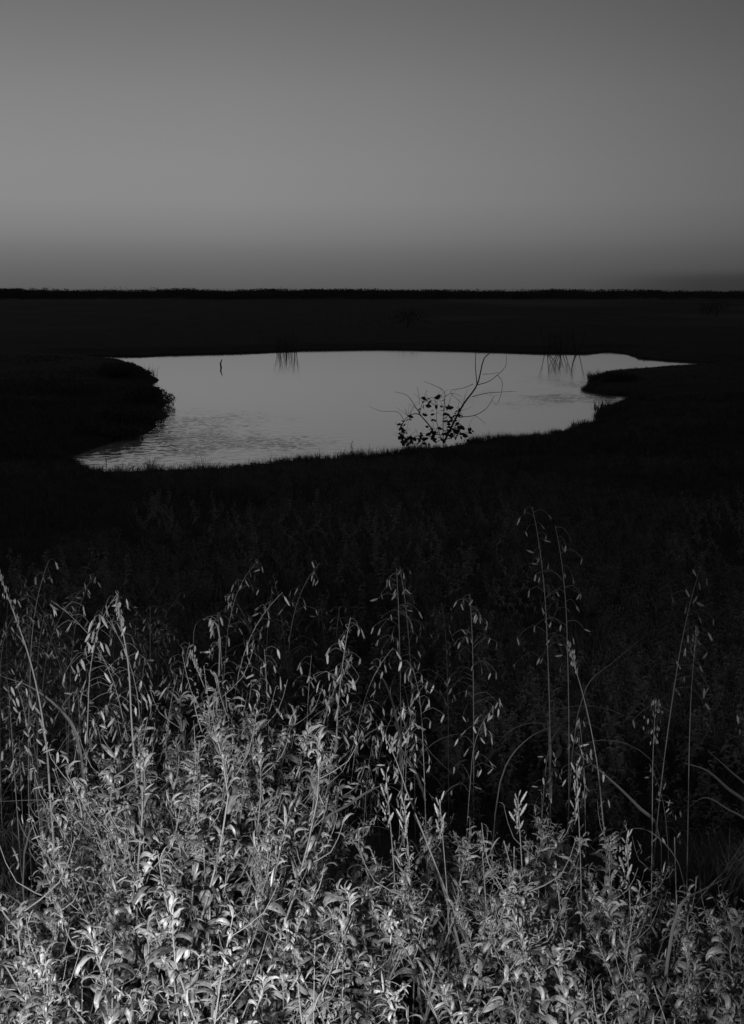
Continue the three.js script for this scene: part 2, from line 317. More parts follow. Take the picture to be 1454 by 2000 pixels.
// ------------------------------------------------------------------ wild oats
const glume = (() => { // one spikelet: two husks opening downwards along -y, length 1
  const g = [];
  for (const s of [-1, 1]) { const pts = []; for (let i = 0; i <= 4; i++) { const t = i / 4; pts.push(V(s * (0.02 + 0.16 * Math.sin(t * 2.2) * t ** 0.6), -t, 0)); } g.push(ribbon(pts, t => 0.005 + 0.12 * Math.sin(Math.PI * Math.min(1, 0.06 + 0.94 * t ** 0.8)), { fold: -0.7 * s, side: V(0, 0, 1) })); }
  return mergeGeometries(g);
})();
const glumeShut = (() => { const g = glume.clone(); g.scale(0.55, 1.05, 0.85); return g; })();
function bladeGeo(base, az, len, wid, rise, arch, rows = 9) {
  const pts = [], out = V(Math.cos(az), 0, Math.sin(az)); let p = base.clone(), e = rise;
  for (let i = 0; i <= rows; i++) { pts.push(p.clone()); p = p.clone().addScaledVector(out, Math.cos(e) * len / rows).add(V(0, Math.sin(e) * len / rows, 0)); e -= arch / rows; }
  return ribbon(pts, t => wid * (0.55 + 0.45 * Math.sin(Math.PI * Math.min(1, t + 0.2))) * Math.pow(1 - t, 0.5) + 0.0003, { fold: 0.3, side: V(-out.z, 0, out.x) });
}
function oatProto(seed, nSpike) {
  const r = rng(seed), root = new THREE.Group(); root.name = 'wild_oat'; root.userData = { category: 'oat' };
  const laz = r() * 6.28, straight = seed >= 508, lean = straight ? 0.04 + 0.05 * r() : 0.02 + 0.12 * r(), nod = straight ? 0.008 + 0.02 * r() : 0.02 + 0.1 * r(), dx = Math.cos(laz), dz = Math.sin(laz);
  const P = t => { const o = lean * t * t + nod * Math.max(0, t - 0.75) ** 2 * 12; return V(dx * o, t * 0.97 - nod * Math.max(0, t - 0.8) ** 2 * 9, dz * o); };
  mesh('stem', tube([0, 0.2, 0.4, 0.55, 0.68, 0.78, 0.88, 0.95, 1].map(P), 0.0018, 0.0006, 5, 18), r() < 0.5 ? M.straw : M.strawB, root);
  const br = [];
  for (let i = 0; i < nSpike; i++) {
    const t = 0.6 + 0.4 * Math.pow((i + r()) / nSpike, 0.8), b = P(t), a = r() * 6.28, L = (0.02 + 0.085 * r()) * (1.25 - 0.9 * (t - 0.6) / 0.4);
    const e = b.clone().add(V(Math.cos(a) * L, L * (0.25 - 0.75 * r()), Math.sin(a) * L)), m = b.clone().lerp(e, 0.5).add(V(0, L * 0.3, 0));
    br.push(tube([b, m, e], 0.0005, 0.00035, 3, 4));
    const s = mesh('spikelet', r() < 0.5 ? glume : glumeShut, r() < 0.6 ? M.husk : M.huskB, root);
    s.position.copy(e); s.rotation.set((r() - 0.5) * 1.1, r() * 6.28, (r() - 0.5) * 1.3, 'YXZ'); if (r() < 0.12) s.rotation.x += 1.6; s.scale.setScalar(0.021 + 0.009 * r());
  }
  mesh('branches', mergeGeometries(br), M.straw, root);
  const nb = 1 + Math.floor(r() * 2.5);
  for (let k = 0; k < nb; k++) mesh('blade', bladeGeo(P(0.12 + 0.42 * r()), r() * 6.28, 0.18 + 0.2 * r(), 0.0035 + 0.0025 * r(), 1.15, 1.2 + 1.6 * r()), r() < 0.5 ? M.blade : M.bladeB, root);
  root.userData.tip = P(1);
  return root;
}
const oats = []; for (let i = 0; i < 12; i++) oats.push(oatProto(500 + i, 18 + (i % 4) * 5));
function placeOat(px, py, d, label, group, k = Math.floor(R() * 12), turn = R() * 6.28) {
  const proto = oats[k], tip = at(px, py, d), local = proto.userData.tip.clone().applyAxisAngle(V(0, 1, 0), turn);
  let s = 0.8, x = tip.x, z = tip.z;
  for (let i = 0; i < 5; i++) { x = tip.x - local.x * s; z = tip.z - local.z * s; s = (tip.y - groundY(x, z)) / local.y; }
  if (s < 0.3) return;
  const c = copy(proto, label, group); c.position.set(x, groundY(x, z) - 0.01, z); c.rotation.y = turn; c.scale.set(s, s, s);
  const keep = 1 / s; for (const ch of c.children) if (ch.name === 'spikelet') ch.scale.multiplyScalar(Math.min(1.25, keep ** 0.8));
}
for (const [px, py, d, label, k] of [
  [232, 1148, 2.35, 'tall bright wild oat stalk with a pale blurred tip on the left', 3],
  [195, 1185, 2.55, 'wild oat with loose husks arching over, just left of the pale-tipped stalk', 1],
  [425, 1190, 2.75, 'wild oat rising beside the bowed hook-shaped stem', 2],
  [552, 1150, 2.9, 'upright wild oat between the hooked stem and the tall middle oat', 4],
  [685, 1198, 2.6, 'tall straight wild oat in the middle with husks crowded at its head', 11],
  [805, 1295, 2.6, 'wild oat at the right edge of the dense stand, beside the dark hollow', 5],
  [100, 1165, 2.5, 'wild oat leaning out over the dark slope at the far left', 6],
  [775, 1105, 3.6, 'dim wild oat standing taller behind the middle of the stand', 9],
  [1040, 985, 4.4, 'tallest dim wild oat, reaching toward the pond right of centre', 10],
  [1085, 1022, 4.3, 'dim wild oat just right of the tallest dim one', 8],
  [1370, 1098, 3.1, 'single tall wild oat on the right with a nodding bright-tipped head', 9],
  [918, 1155, 3.7, 'dim short-headed wild oat left of the tallest dim one', 11],
  [505, 1090, 4.2, 'faint wild oat behind the left stand', 3], [625, 1095, 4.3, 'faint wild oat behind the centre of the stand', 1],
  [95, 1090, 3.6, 'faint wild oat with broad husks at the far left, behind the bright ones', 5],
  [1440, 1385, 2.9, 'dim wild oat at the right edge of the frame', 6]]) placeOat(px, py, d, label, undefined, k);
for (let i = 0; i < 32; i++) { const px = R() ** 0.85 * 830, py = 1235 + 260 * R() ** 0.9, w = ['at the left edge', 'left of the weed mound', 'behind the weed mound', 'by the tall middle oat'][Math.floor(px / 208)], t = py < 1330 ? 'taller' : 'shorter';
  placeOat(px, py, 2.6 + 0.9 * R(), `${t} wild oat with drooping husks in the dense left-hand stand, ${w}`, `${t} oats of the left stand ${w}`); }
for (let i = 0; i < 6; i++) placeOat(900 + R() * 560, 1330 + 210 * R(), 2.7 + 0.9 * R(), 'thin dim wild oat in the sparse right-hand stand', 'oats of the sparse right stand');
for (let i = 0; i < 32; i++) { const px = R() ** 1.4 * 900, w = px < 300 ? 'at the left' : px < 600 ? 'left of centre' : 'near the centre';
  placeOat(px, 1100 + 190 * R(), 4.2 + 2.6 * R(), `faint wild oat farther down the dark bank, ${w}`, `faint oats down the bank ${w}`); }
for (const o of [...oats]) delete o.userData.tip;

// ------------------------------------------------------------------ arching grass blades, seed stalks
function strap(pts, wRoot, mat, parent) {
  const c = new THREE.CatmullRomCurve3(pts).getPoints(18), dir = pts[pts.length - 1].clone().sub(pts[0]).setY(0).normalize();
  const side = dir.lengthSq() > 0.01 ? V(-dir.z, 0.25, dir.x).normalize() : V(1, 0, 0);
  return mesh('blade', ribbon(c, t => wRoot * (0.7 + 0.3 * Math.sin(Math.PI * Math.min(1, t * 1.2))) * Math.pow(1.001 - t, 0.45), { fold: 0.3, side }), mat, parent);
}
const archRand = rng(9);
function arch(pix, d, wpx, label) { // first pixel nearest the root
  const pts = pix.map(([px, py], i) => at(px, py, d + (i / pix.length - 0.5) * 0.12)), g0 = pts[0].clone(), dir = pts[0].clone().sub(pts[1]);
  g0.x += dir.x * 0.5; g0.y = groundY(g0.x, g0.z);
  const root = thing('arching_grass', label, 'grass', g0);
  const w = wpx / FOC * d / 2, loc = [V(0, 0, 0), ...pts.map(p => p.clone().sub(g0))];
  strap(loc, w, M.blade, root);
  for (let k = 0; k < 2; k++) mesh('blade', bladeGeo(V(0, 0, 0), archRand() * 6.28, 0.25 + 0.12 * archRand(), w * 0.8, 1.35, 1 + archRand()), M.bladeB, root);
}
arch([[648, 1512], [690, 1462], [735, 1425], [775, 1418], [810, 1435], [850, 1480], [885, 1512]], 2.5, 13, 'long grass blade arching right over the dark hollow in the middle');
arch([[632, 1610], [680, 1575], [725, 1545], [760, 1532], [790, 1532]], 2.2, 19, 'broad pale grass blade slanting up below the long arching one');
arch([[1282, 1612], [1250, 1580], [1210, 1540], [1165, 1500], [1120, 1466]], 2.35, 12, 'straight grass blade slanting up to the left of the plain tall stalk');
arch([[1470, 1585], [1420, 1540], [1380, 1505], [1335, 1490]], 2.3, 13, 'grass blade bending in from the right edge');
arch([[1465, 1548], [1425, 1505], [1382, 1465]], 2.5, 8, 'thin upper grass blade crossing the right edge');
arch([[1465, 1612], [1420, 1580], [1378, 1558], [1330, 1590]], 2.35, 7, 'thin lower grass blade drooping at the right edge');
arch([[1330, 1770], [1375, 1738], [1425, 1712]], 1.95, 11, 'wide dull grass blade among the weeds at the lower right');
arch([[405, 1500], [370, 1472], [330, 1468], [285, 1482]], 2.35, 10, 'grass blade curving left out of the weed mound');
arch([[170, 1569], [80, 1563], [-10, 1566]], 2.2, 6, 'level thin grass stem at the left edge');
arch([[60, 1625], [110, 1580], [165, 1498]], 2.3, 15, 'grass blade slanting up right at the left edge');
arch([[435, 1908], [500, 1872], [560, 1850]], 1.7, 15, 'pale grass blade lying across the lower left weeds');
arch([[425, 1450], [427, 1330], [425, 1222], [402, 1208], [382, 1222], [378, 1270]], 2.75, 4, 'dull stem bowed over into a hook among the left oats');
arch([[985, 1505], [1030, 1445], [1080, 1420], [1125, 1420]], 3.1, 7, 'dim grass stem arching over the dark hollow');
arch([[1145, 1345], [1200, 1292], [1272, 1232]], 3.5, 5, 'dim straight stem slanting up to the right');
arch([[150, 1440], [125, 1395], [65, 1345], [-5, 1318]], 2.4, 9, 'broad blade bending to the left edge among the oats');
arch([[600, 1420], [620, 1395], [650, 1385], [680, 1410], [694, 1440]], 2.6, 6, 'small looped blade left of the tall middle oat');
arch([[1330, 1700], [1290, 1640], [1250, 1618], [1180, 1640]], 2.2, 5, 'thin dim stem arching left behind the plain tall stalk');

function stalk(pix, d, headPx, headW, label, rpx = 3) { // plain stem with a narrow brush of seeds at its top; pixels from root to tip
  const pts = pix.map(([px, py]) => at(px, py, d)), g0 = pts[0].clone(); const dir = pts[0].clone().sub(pts[1]).normalize();
  const t = (groundY(g0.x, g0.z) - g0.y) / dir.y; g0.addScaledVector(dir, Math.max(0, Math.min(t, 1))); g0.y = groundY(g0.x, g0.z);
  const root = thing('seed_grass', label, 'grass', g0), loc = [V(0, 0, 0), ...pts.map(p => p.clone().sub(g0))];
  const curve = new THREE.CatmullRomCurve3(loc);
  mesh('stem', tube(loc, rpx / FOC * d / 2, rpx * 0.35 / FOC * d / 2, 5, 20), M.straw, root);
  const r = rng(Math.floor(pix[0][0] * 7 + pix[0][1])), L = curve.getLength(), h = headPx / FOC * d, w = headW / FOC * d, gs = [];
  for (let i = 0; i < 60; i++) {
    const u = r(), p = curve.getPointAt(clamp(1 - h / L * (1 - u))), a = r() * 6.28, o = w * Math.sin(Math.PI * (0.12 + 0.8 * u)) * r();
    const g = leafGeo(0.5, 0.16, 0.2, 2); g.applyMatrix4(mat4(p.add(V(Math.cos(a) * o, 0, Math.sin(a) * o)), dirQuat(a, 1.0 + 0.4 * r(), 0), 0.008 + 0.006 * r())); gs.push(g);
  }
  mesh('seed_head', mergeGeometries(gs), M.huskB, root);
  return root;
}
stalk([[1272, 1800], [1274, 1650], [1276, 1470], [1281, 1372]], 2.25, 95, 26, 'plain tall stalk on the right with a dim feathery head');
stalk([[1178, 1600], [1168, 1500], [1145, 1380], [1110, 1258]], 2.5, 70, 9, 'leaning stalk with a thin spike right of the dark hollow', 4);
stalk([[100, 1580], [90, 1450], [62, 1300], [0, 1122]], 2.3, 120, 12, 'tall bright stalk leaning left out of the frame', 6);
stalk([[430, 1430], [410, 1370], [372, 1272]], 2.6, 60, 8, 'short spiked stalk leaning left in front of the hooked stem', 4);
stalk([[828, 1630], [800, 1560], [772, 1480], [742, 1420]], 2.2, 70, 12, 'leaning stalk with a knobbly head crossing the broad pale blade', 4);
stalk([[1345, 1560], [1347, 1450], [1352, 1330], [1362, 1230]], 3.0, 60, 10, 'slim straight stalk under the single tall oat on the right', 3);
stalk([[265, 1505], [258, 1420], [250, 1290], [228, 1175]], 2.3, 55, 9, 'thick pale stalk left of the weed mound with a blunt head', 6);

const spikeGeo = (() => { const p = []; for (let i = 0; i <= 8; i++) { const t = i / 8; p.push(new THREE.Vector2(0.001 + 0.085 * Math.sin(Math.PI * (0.05 + 0.93 * t)) ** 0.6 * (i % 2 ? 1 : 0.72), t)); } return new THREE.LatheGeometry(p, 6); })();
const budGeo = (() => { const g = new THREE.IcosahedronGeometry(0.5, 0); g.scale(0.7, 1.1, 0.7); return g; })();
function dock(px, py, d, hpx, label) {
  const tip = at(px, py, d), foot = V(tip.x + 0.02, 0, tip.z); foot.y = groundY(foot.x, foot.z);
  const root = thing('seed_spike_plant', label, 'plant', foot), r = rng(px * 13 + py), T = tip.clone().sub(foot), S = hpx / FOC * d;
  mesh('stem', tube([V(0, 0, 0), T.clone().multiplyScalar(0.5).add(V(0.012, 0, 0)), T], 0.0022, 0.001, 5, 10), M.stem, root);
  for (let i = 0; i < 9; i++) {
    const t = i / 8, b = T.clone().addScaledVector(V(-T.x * 0.02, -1, 0), S * (1 - t)), a = i * 2.4 + r(), L = (0.022 + 0.018 * r()) * (1.1 - 0.35 * t);
    const q = dirQuat(a, 0, 0).multiply(new THREE.Quaternion().setFromEuler(new THREE.Euler(0.2 + 0.35 * r(), 0, (r() - 0.5) * 0.4)));
    const up = V(0, 1, 0).applyQuaternion(q), st = b.clone().addScaledVector(up, L * 0.35);
    mesh('twig', tube([b, b.clone().lerp(st, 0.6), st], 0.0009, 0.0006, 3, 2), M.stem, root);
    const s = mesh('seed_spike', spikeGeo, r() < 0.5 ? M.husk : leafMats[2], root); s.position.copy(st); s.quaternion.copy(q); s.scale.set(L * 1.1, L * 0.85, L * 1.1);
    if (r() < 0.6) for (let k = 0; k < 3; k++) { const u = mesh('bud', budGeo, M.huskB, root); u.position.copy(b).add(V((r() - 0.5) * 0.014, r() * 0.012, (r() - 0.5) * 0.014)); u.scale.setScalar(0.0065); }
  }
}
dock(1127, 1498, 2.15, 130, 'plant with upright knobbly seed spikes standing above the right weeds');
dock(755, 1512, 2.2, 120, 'plant with knobbly seed spikes under the broad pale blade');
dock(790, 1568, 2.1, 90, 'branched seed-spike plant right of the leaning knobbly stalk');
dock(1012, 1560, 2.1, 80, 'short seed-spike plant on the edge of the dark hollow');
dock(860, 1570, 2.15, 80, 'low seed-spike plant in the middle thicket\'s upper edge');
dock(1225, 1640, 2.0, 100, 'seed-spike plant left of the plain tall stalk');
dock(495, 1390, 2.35, 100, 'seed-spike plant at the top right of the weed mound');

{
  const r = rng(303);
  for (let i = 0; i < 44; i++) {
    const d = 1.35 + 1.15 * r(), x = (r() * 2 - 1) * 0.35 * d, px = 727 + x / d * FOC * 0.93, w = px < 485 ? 'on the left' : px < 970 ? 'in the middle' : 'on the right', near = d < 1.85 ? 'low among the front weeds' : 'behind the front weeds';
    const root = thing('thin_grass', `thin grass tuft with long curving blades ${near} ${w}`, 'grass', V(x, groundY(x, -d) - 0.01, -d), `thin grass tufts ${near} ${w}`);
    const n = 3 + Math.floor(r() * 4); for (let k = 0; k < n; k++) mesh('blade', bladeGeo(V((r() - 0.5) * 0.02, 0, (r() - 0.5) * 0.02), r() * 6.28, 0.38 + 0.25 * r(), 0.0022 + 0.0022 * r(), 1.5 - 0.3 * r(), 1 + 1.9 * r(), 12), r() < 0.4 ? M.straw : M.blade, root);
  }
  for (let i = 0; i < 22; i++) {
    const d = 1.4 + 1.0 * r(), x = (r() * 2 - 1) * 0.35 * d, px = 727 + x / d * FOC * 0.93, w = px < 485 ? 'on the left' : px < 970 ? 'in the middle' : 'on the right', a = r() * 6.28, H = 0.3 + 0.12 * r(), l = 0.08 + 0.22 * r();
    const root = thing('dead_stalk', `pale dry broken stalk leaning through the weeds ${w}`, 'stalk', V(x, groundY(x, -d) - 0.01, -d), `dry stalks ${w}`);
    const knee = V(Math.cos(a) * l, H, Math.sin(a) * l), end = knee.clone().add(V(Math.cos(a + 0.4) * 0.06, -0.07 + 0.05 * r(), Math.sin(a + 0.4) * 0.06));
    mesh('stem', tube([V(0, 0, 0), V(Math.cos(a) * l * 0.4, H * 0.5, Math.sin(a) * l * 0.4), knee], 0.0022, 0.0015, 5, 8), M.straw, root);
    mesh('broken_end', tube([knee, knee.clone().lerp(end, 0.5), end], 0.0016, 0.0009, 4, 3), M.straw, root);
  }
}

// ------------------------------------------------------------------ grass and herbs of the bank and the shores (uncountable)
function tuftGeo(seed, n, h, w, spread) {
  const r = rng(seed), gs = [];
  for (let i = 0; i < n; i++) { const a = r() * 6.28; gs.push(bladeGeo(V(Math.cos(a) * spread * r(), 0, Math.sin(a) * spread * r()), r() * 6.28, h * (0.5 + 0.5 * r()), w, 1.5 - 0.5 * r(), 0.4 + 1.2 * r(), 4)); }
  return mergeGeometries(gs);
}
function herbGeo(seed, n, h) {
  const r = rng(seed), gs = [];
  for (let k = 0; k < 3; k++) { const a = r() * 6.28; gs.push(tube([V(0, 0, 0), V(Math.cos(a) * 0.03, h * 0.5, Math.sin(a) * 0.03), V(Math.cos(a) * 0.1, h, Math.sin(a) * 0.1)], 0.003, 0.001, 3, 3)); }
  for (let i = 0; i < n; i++) { const g = tinyLeaf[i % 3].clone(), a = r() * 6.28, o = 0.12 * r(); g.applyMatrix4(mat4(V(Math.cos(a) * o, h * (0.2 + 0.8 * r()), Math.sin(a) * o), dirQuat(r() * 6.28, (r() - 0.4) * 1.3, (r() - 0.5)), 0.045 + 0.04 * r())); gs.push(g); }
  return mergeGeometries(gs.map(g => { g.deleteAttribute('uv'); return g; }));
}
function scatter(name, label, geo, material, count, seed, pick, scale) {
  const r = rng(seed), ms = [];
  for (let i = 0, k = 0; k < count && i < count * 12; i++) { const p = pick(r); if (!p) continue; const [x, z] = p, y = groundY(x, z); if (y < WATER - 0.06) continue; ms.push(mat4(V(x, y - 0.01, z), dirQuat(r() * 6.28, 0, (r() - 0.5) * 0.3), scale(r, x, z))); k++; }
  const im = new THREE.InstancedMesh(geo, material, ms.length); ms.forEach((m, i) => im.setMatrixAt(i, m)); im.name = name; im.castShadow = im.receiveShadow = true;
  im.userData = { kind: 'stuff', label, category: 'grass' }; scene.add(im);
}
scatter('bank_grass', 'dark grass tufts on the slope below the oats', tuftGeo(31, 16, 0.34, 0.003, 0.06), M.tuft, 3800, 1, r => { const d = 3.4 + 7.5 * r(), x = (r() * 2 - 1) * (0.42 * d + 1); return d < 5 && x > 0.1 && x < 0.3 * d ? null : [x, -d]; }, r => 0.6 + 0.7 * r());
scatter('bank_herbs', 'small dark leafy herbs on the slope below the oats', herbGeo(32, 46, 0.3), M.herb, 1500, 2, r => { const d = 4.2 + 11 * r(); const x = (r() * 2 - 1) * (0.42 * d + 1); return noise(x * 0.5 + 3, d * 0.5) < 0.42 ? null : [x, -d]; }, r => 0.5 + 0.8 * r());
scatter('meadow_grass', 'dark meadow grass between the bank and the pond', tuftGeo(33, 14, 0.26, 0.004, 0.1), M.turf, 22000, 3, r => { const d = 9 + 22 * r(); return [(r() * 2 - 1) * (0.4 * d + 2), -d]; }, (r, x, z) => (0.3 + 0.5 * r()) * (0.45 + 1.5 * noise(x * 0.45 + 5, z * 0.45) ** 1.5));
scatter('meadow_tussocks', 'scattered taller grass tussocks in the meadow before the pond', tuftGeo(39, 26, 0.6, 0.005, 0.13), M.turf, 420, 9, r => { const d = 8 + 19 * r(), x = (r() * 2 - 1) * (0.4 * d + 2); return noise(x * 0.35 + 31, d * 0.35) < 0.5 ? null : [x, -d]; }, r => 0.5 + 0.7 * r());
scatter('meadow_herbs', 'small herbs scattered in the meadow grass', herbGeo(34, 40, 0.34), M.herb, 4200, 4, r => { const d = 9 + 17 * r(), x = (r() * 2 - 1) * (0.4 * d + 1); return noise(x * 0.3 + 13, d * 0.3) < 0.45 ? null : [x, -d]; }, r => 0.5 + 0.7 * r());
scatter('meadow_brush', 'dim leafy brush in patches below the oats and toward the pond', merged(weeds[5]), leafletMats[1], 900, 12, r => { const d = 7 + 13 * r() ** 1.3, x = (r() * 2 - 1) * (0.4 * d + 1); return noise(x * 0.6 + 41, d * 0.5) < 0.48 || (d < 6.5 && x > 0) ? null : [x, -d]; }, r => 0.6 + 0.9 * r());
// along the shoreline, taller
const cum = []; let per = 0; shore.forEach((a, i) => { const b = shore[(i + 1) % shore.length]; per += Math.hypot(a[0] - b[0], a[1] - b[1]); cum.push(per); });
function alongShore(r, reach) { const u = r() * per; let i = cum.findIndex(c => c >= u); const a = shore[i], b = shore[(i + 1) % shore.length], t = r(); const o = reach * (r() - 0.35), q = r() * 6.28; return [a[0] + (b[0] - a[0]) * t + Math.cos(q) * o, a[1] + (b[1] - a[1]) * t + Math.sin(q) * o]; }
scatter('shore_grass', 'grass fringing the pond shore', tuftGeo(35, 18, 0.3, 0.005, 0.14), M.turf, 9000, 5, r => { const p = alongShore(r, 1.2); return shoreDist(p[0], p[1]) > -0.05 ? p : null; }, (r, x, z) => (0.25 + 0.7 * r() ** 2) * (z < -62 ? 0.4 : 1) * (0.4 + 1.5 * noise(x * 0.7 + 2, z * 0.7) ** 1.5));
scatter('left_bank_grass', 'tall dark grass on the left bank of the pond', tuftGeo(36, 18, 0.5, 0.007, 0.2), M.turf, 9000, 6, r => { const d = 29 + 45 * r(), x = -(0.1 + 0.34 * r()) * d; return shoreDist(x, -d) > 0.15 ? [x, -d] : null; }, (r, x, z) => (0.25 + 0.55 * r()) * (0.3 + 1.5 * noise(x * 0.4, z * 0.3)) * (z < -52 ? 0.4 : 1));
scatter('right_bank_grass', 'dark grass on the right bank of the pond', tuftGeo(37, 18, 0.4, 0.007, 0.2), M.turf, 9000, 7, r => { const d = 28 + 45 * r(), x = (0.12 + 0.32 * r()) * d; return shoreDist(x, -d) > 0.15 ? [x, -d] : null; }, (r, x, z) => (0.25 + 0.5 * r()) * (0.3 + 1.4 * noise(x * 0.4, z * 0.3)) * (z < -46 ? 0.35 : 1));

// ------------------------------------------------------------------ shrub on the near shore
{
  const d = 28.3, base = at(868, 862, d); base.y = groundY(base.x, base.z);
  const root = thing('shoreline_shrub', 'half-bare shrub silhouetted against the water on the near shore', 'shrub', base);
  const r = rng(61), L = (px, py, dd = 0) => at(px, py, d + dd).sub(base);
  const limb = (pix, r0, r1, dd = 0) => mesh('branch', tube(pix.map(([x, y], i) => L(x, y, dd * i / pix.length)), r0 * 0.78, r1 * 0.75, 5, pix.length * 3), M.bark, root);
  limb([[866, 866], [885, 828], [905, 790], [932, 752], [946, 700], [958, 688], [972, 655]], 0.042, 0.008, 0.3);
  limb([[932, 752], [929, 715], [930, 688], [934, 660]], 0.016, 0.007, -0.2);
  limb([[932, 752], [955, 745], [972, 732], [988, 715], [989, 688]], 0.014, 0.006, 0.4);
  limb([[972, 732], [981, 745], [979, 770], [970, 790], [960, 780]], 0.009, 0.005, 0.4);
  limb([[943, 731], [960, 730], [975, 727]], 0.009, 0.005);
  limb([[922, 775], [950, 768], [975, 766], [1008, 764]], 0.013, 0.005, -0.4);
  limb([[905, 790], [880, 764], [905, 758], [925, 750]].reverse(), 0.01, 0.005, 0.2);
  limb([[898, 815], [928, 811], [950, 798], [962, 780], [966, 772]], 0.014, 0.005, -0.3);
  limb([[928, 811], [940, 820], [950, 829]], 0.008, 0.004);
  limb([[866, 866], [866, 820], [868, 790], [868, 765], [842, 750], [828, 745]], 0.016, 0.005, 0.3);
  limb([[868, 775], [884, 768], [903, 775]], 0.008, 0.004); limb([[905, 795], [908, 775], [914, 760]], 0.008, 0.004);
  limb([[850, 862], [842, 836], [825, 815], [812, 795], [795, 772], [770, 765]], 0.022, 0.005, -0.2);
  limb([[846, 840], [830, 820], [815, 808], [800, 812], [788, 825], [784, 850], [786, 868]], 0.018, 0.007, -0.4);
  limb([[790, 822], [778, 805], [745, 803], [722, 794]], 0.009, 0.004, -0.3);
  limb([[820, 806], [826, 785], [834, 762]], 0.012, 0.005, 0.2); limb([[826, 785], [845, 776], [860, 780]], 0.009, 0.004);
  limb([[860, 850], [853, 820], [855, 790]], 0.012, 0.005, 0.3); limb([[820, 790], [818, 768], [815, 755]], 0.007, 0.004);
  limb([[872, 858], [900, 848], [918, 842]], 0.012, 0.005, -0.2); limb([[890, 860], [898, 835], [896, 820]], 0.012, 0.005);
  const leafG = leafGeo(0.6, 0.3, 0.2, 5, 0.2);
  const spots = [[785, 830, 4], [788, 850, 5], [790, 862, 3], [800, 815, 2], [822, 805, 3], [828, 785, 3], [843, 782, 1], [857, 778, 2], [855, 795, 1], [842, 812, 1], [868, 802, 2], [878, 788, 2], [880, 815, 4], [885, 830, 6], [878, 845, 7], [892, 845, 6], [897, 803, 4], [895, 825, 3], [915, 843, 4], [905, 850, 4], [846, 842, 6], [848, 852, 4], [825, 855, 4], [812, 858, 5], [800, 860, 4], [830, 862, 4], [862, 858, 3]];
  for (const [px, py, n] of spots) for (let i = 0; i < n * 2.3; i++) {
    const m = mesh('leaf', leafG, M.darkLeaf, root); m.position.copy(L(px + (r() - 0.5) * 17, py + (r() - 0.5) * 17, (r() - 0.5) * 0.6));
    m.quaternion.copy(dirQuat(r() * 6.28, -0.9 + 1.2 * r(), r() * 6.28)); m.scale.setScalar(0.07 + 0.11 * r());
  }
  for (let k = 0; k < 46; k++) { const [px, py] = spots[Math.floor(r() * spots.length)], a = r() * 6.28, q = 14 + 22 * r(); mesh('twig', tube([L(px, py), L(px + Math.cos(a) * q * 0.5, py - Math.abs(Math.sin(a)) * q * 0.6), L(px + Math.cos(a + 0.3) * q, py - Math.abs(Math.sin(a)) * q - 4, (r() - 0.5) * 0.3)], 0.006, 0.0025, 3, 4), M.bark, root); }
}
{ // dead stick standing in the water
  const p = at(433, 716, 66.5); p.y = WATER;
  const root = thing('dead_stick', 'short dark stick poking out of the water at the left', 'stick', p);
  mesh('shaft', tube([V(0.02, -0.5, 0), V(-0.02, 0, 0), V(-0.05, 0.2, 0), V(0.03, 0.48, 0)], 0.07, 0.03, 6, 8), M.wood, root);
  mesh('stub', tube([V(-0.02, 0.12, 0), V(-0.07, 0.18, 0), V(-0.1, 0.26, 0.02)], 0.04, 0.012, 5, 4), M.wood, root);
}
// clumps of tall reeds on the far shore, seen chiefly in the water
function reeds(px, halfW, h, n, seed, label) {
  const r = rng(seed), row = px > 900 ? 691 : 686.5, q = at(px, row, 1).sub(EYE), t = (WATER - EYE.y) / q.y, base = V(q.x * t, WATER, q.z * t - 0.5); base.y = groundY(base.x, base.z) - 0.02;
  const root = thing('reed_clump', label, 'reeds', base, 'reeds on the far shore'), gs = [];
  for (let k = 0; k < n; k++) { const x = (r() * 2 - 1) * halfW, z = (r() - 0.5) * 0.8, hh = h * (0.55 + 0.45 * r()); mesh('stalk', bladeGeo(V(x, -0.1, z), r() * 6.28, hh, 0.022, 1.5, 0.3 + 0.7 * r(), 5), M.turf, root); }
}
reeds(560, 0.8, 2.3, 44, 3, 'narrow reed clump on the far shore, mirrored left of centre');
function bareBush(px, halfW, h, n, seed, label) {
  const r = rng(seed), q = at(px, 691, 1).sub(EYE), t = (WATER - EYE.y) / q.y, base = V(q.x * t, 0, q.z * t - 0.4); base.y = groundY(base.x, base.z) - 0.02;
  const root = thing('bare_bush', label, 'bush', base, 'bare bushes on the far shore');
  for (let k = 0; k < n; k++) {
    const a = (r() * 2 - 1), b = V(a * halfW * 0.5, -0.1, (r() - 0.5) * 0.5), H = h * (0.6 + 0.4 * r()), tip = V(b.x + a * halfW * 1.3 + (r() - 0.5) * 0.9, H, b.z + (r() - 0.5) * 0.5), mid = b.clone().lerp(tip, 0.5).add(V((r() - 0.5) * 0.5, 0.1, 0));
    const c = new THREE.CatmullRomCurve3([b, mid, tip]); mesh('branch', tube([b, mid, tip], 0.035, 0.012, 4, 6), M.bark, root);
    for (let i = 0; i < 5; i++) { const p = c.getPoint(0.3 + 0.65 * r()), e = p.clone().add(V((r() - 0.5) * 0.6, 0.15 + 0.4 * r(), (r() - 0.5) * 0.4)); mesh('twig', tube([p, p.clone().lerp(e, 0.5).add(V(0, 0.04, 0)), e], 0.014, 0.006, 3, 3), M.bark, root); }
  }
}
bareBush(1066, 0.5, 2.2, 4, 4, 'thin left-hand bare bush mirrored at the far shore on the right');
bareBush(1096, 0.8, 1.9, 9, 5, 'thickest bare bush mirrored at the far shore on the right');
bareBush(1130, 0.4, 2.2, 4, 6, 'thin right-hand bare bush mirrored at the far shore on the right');
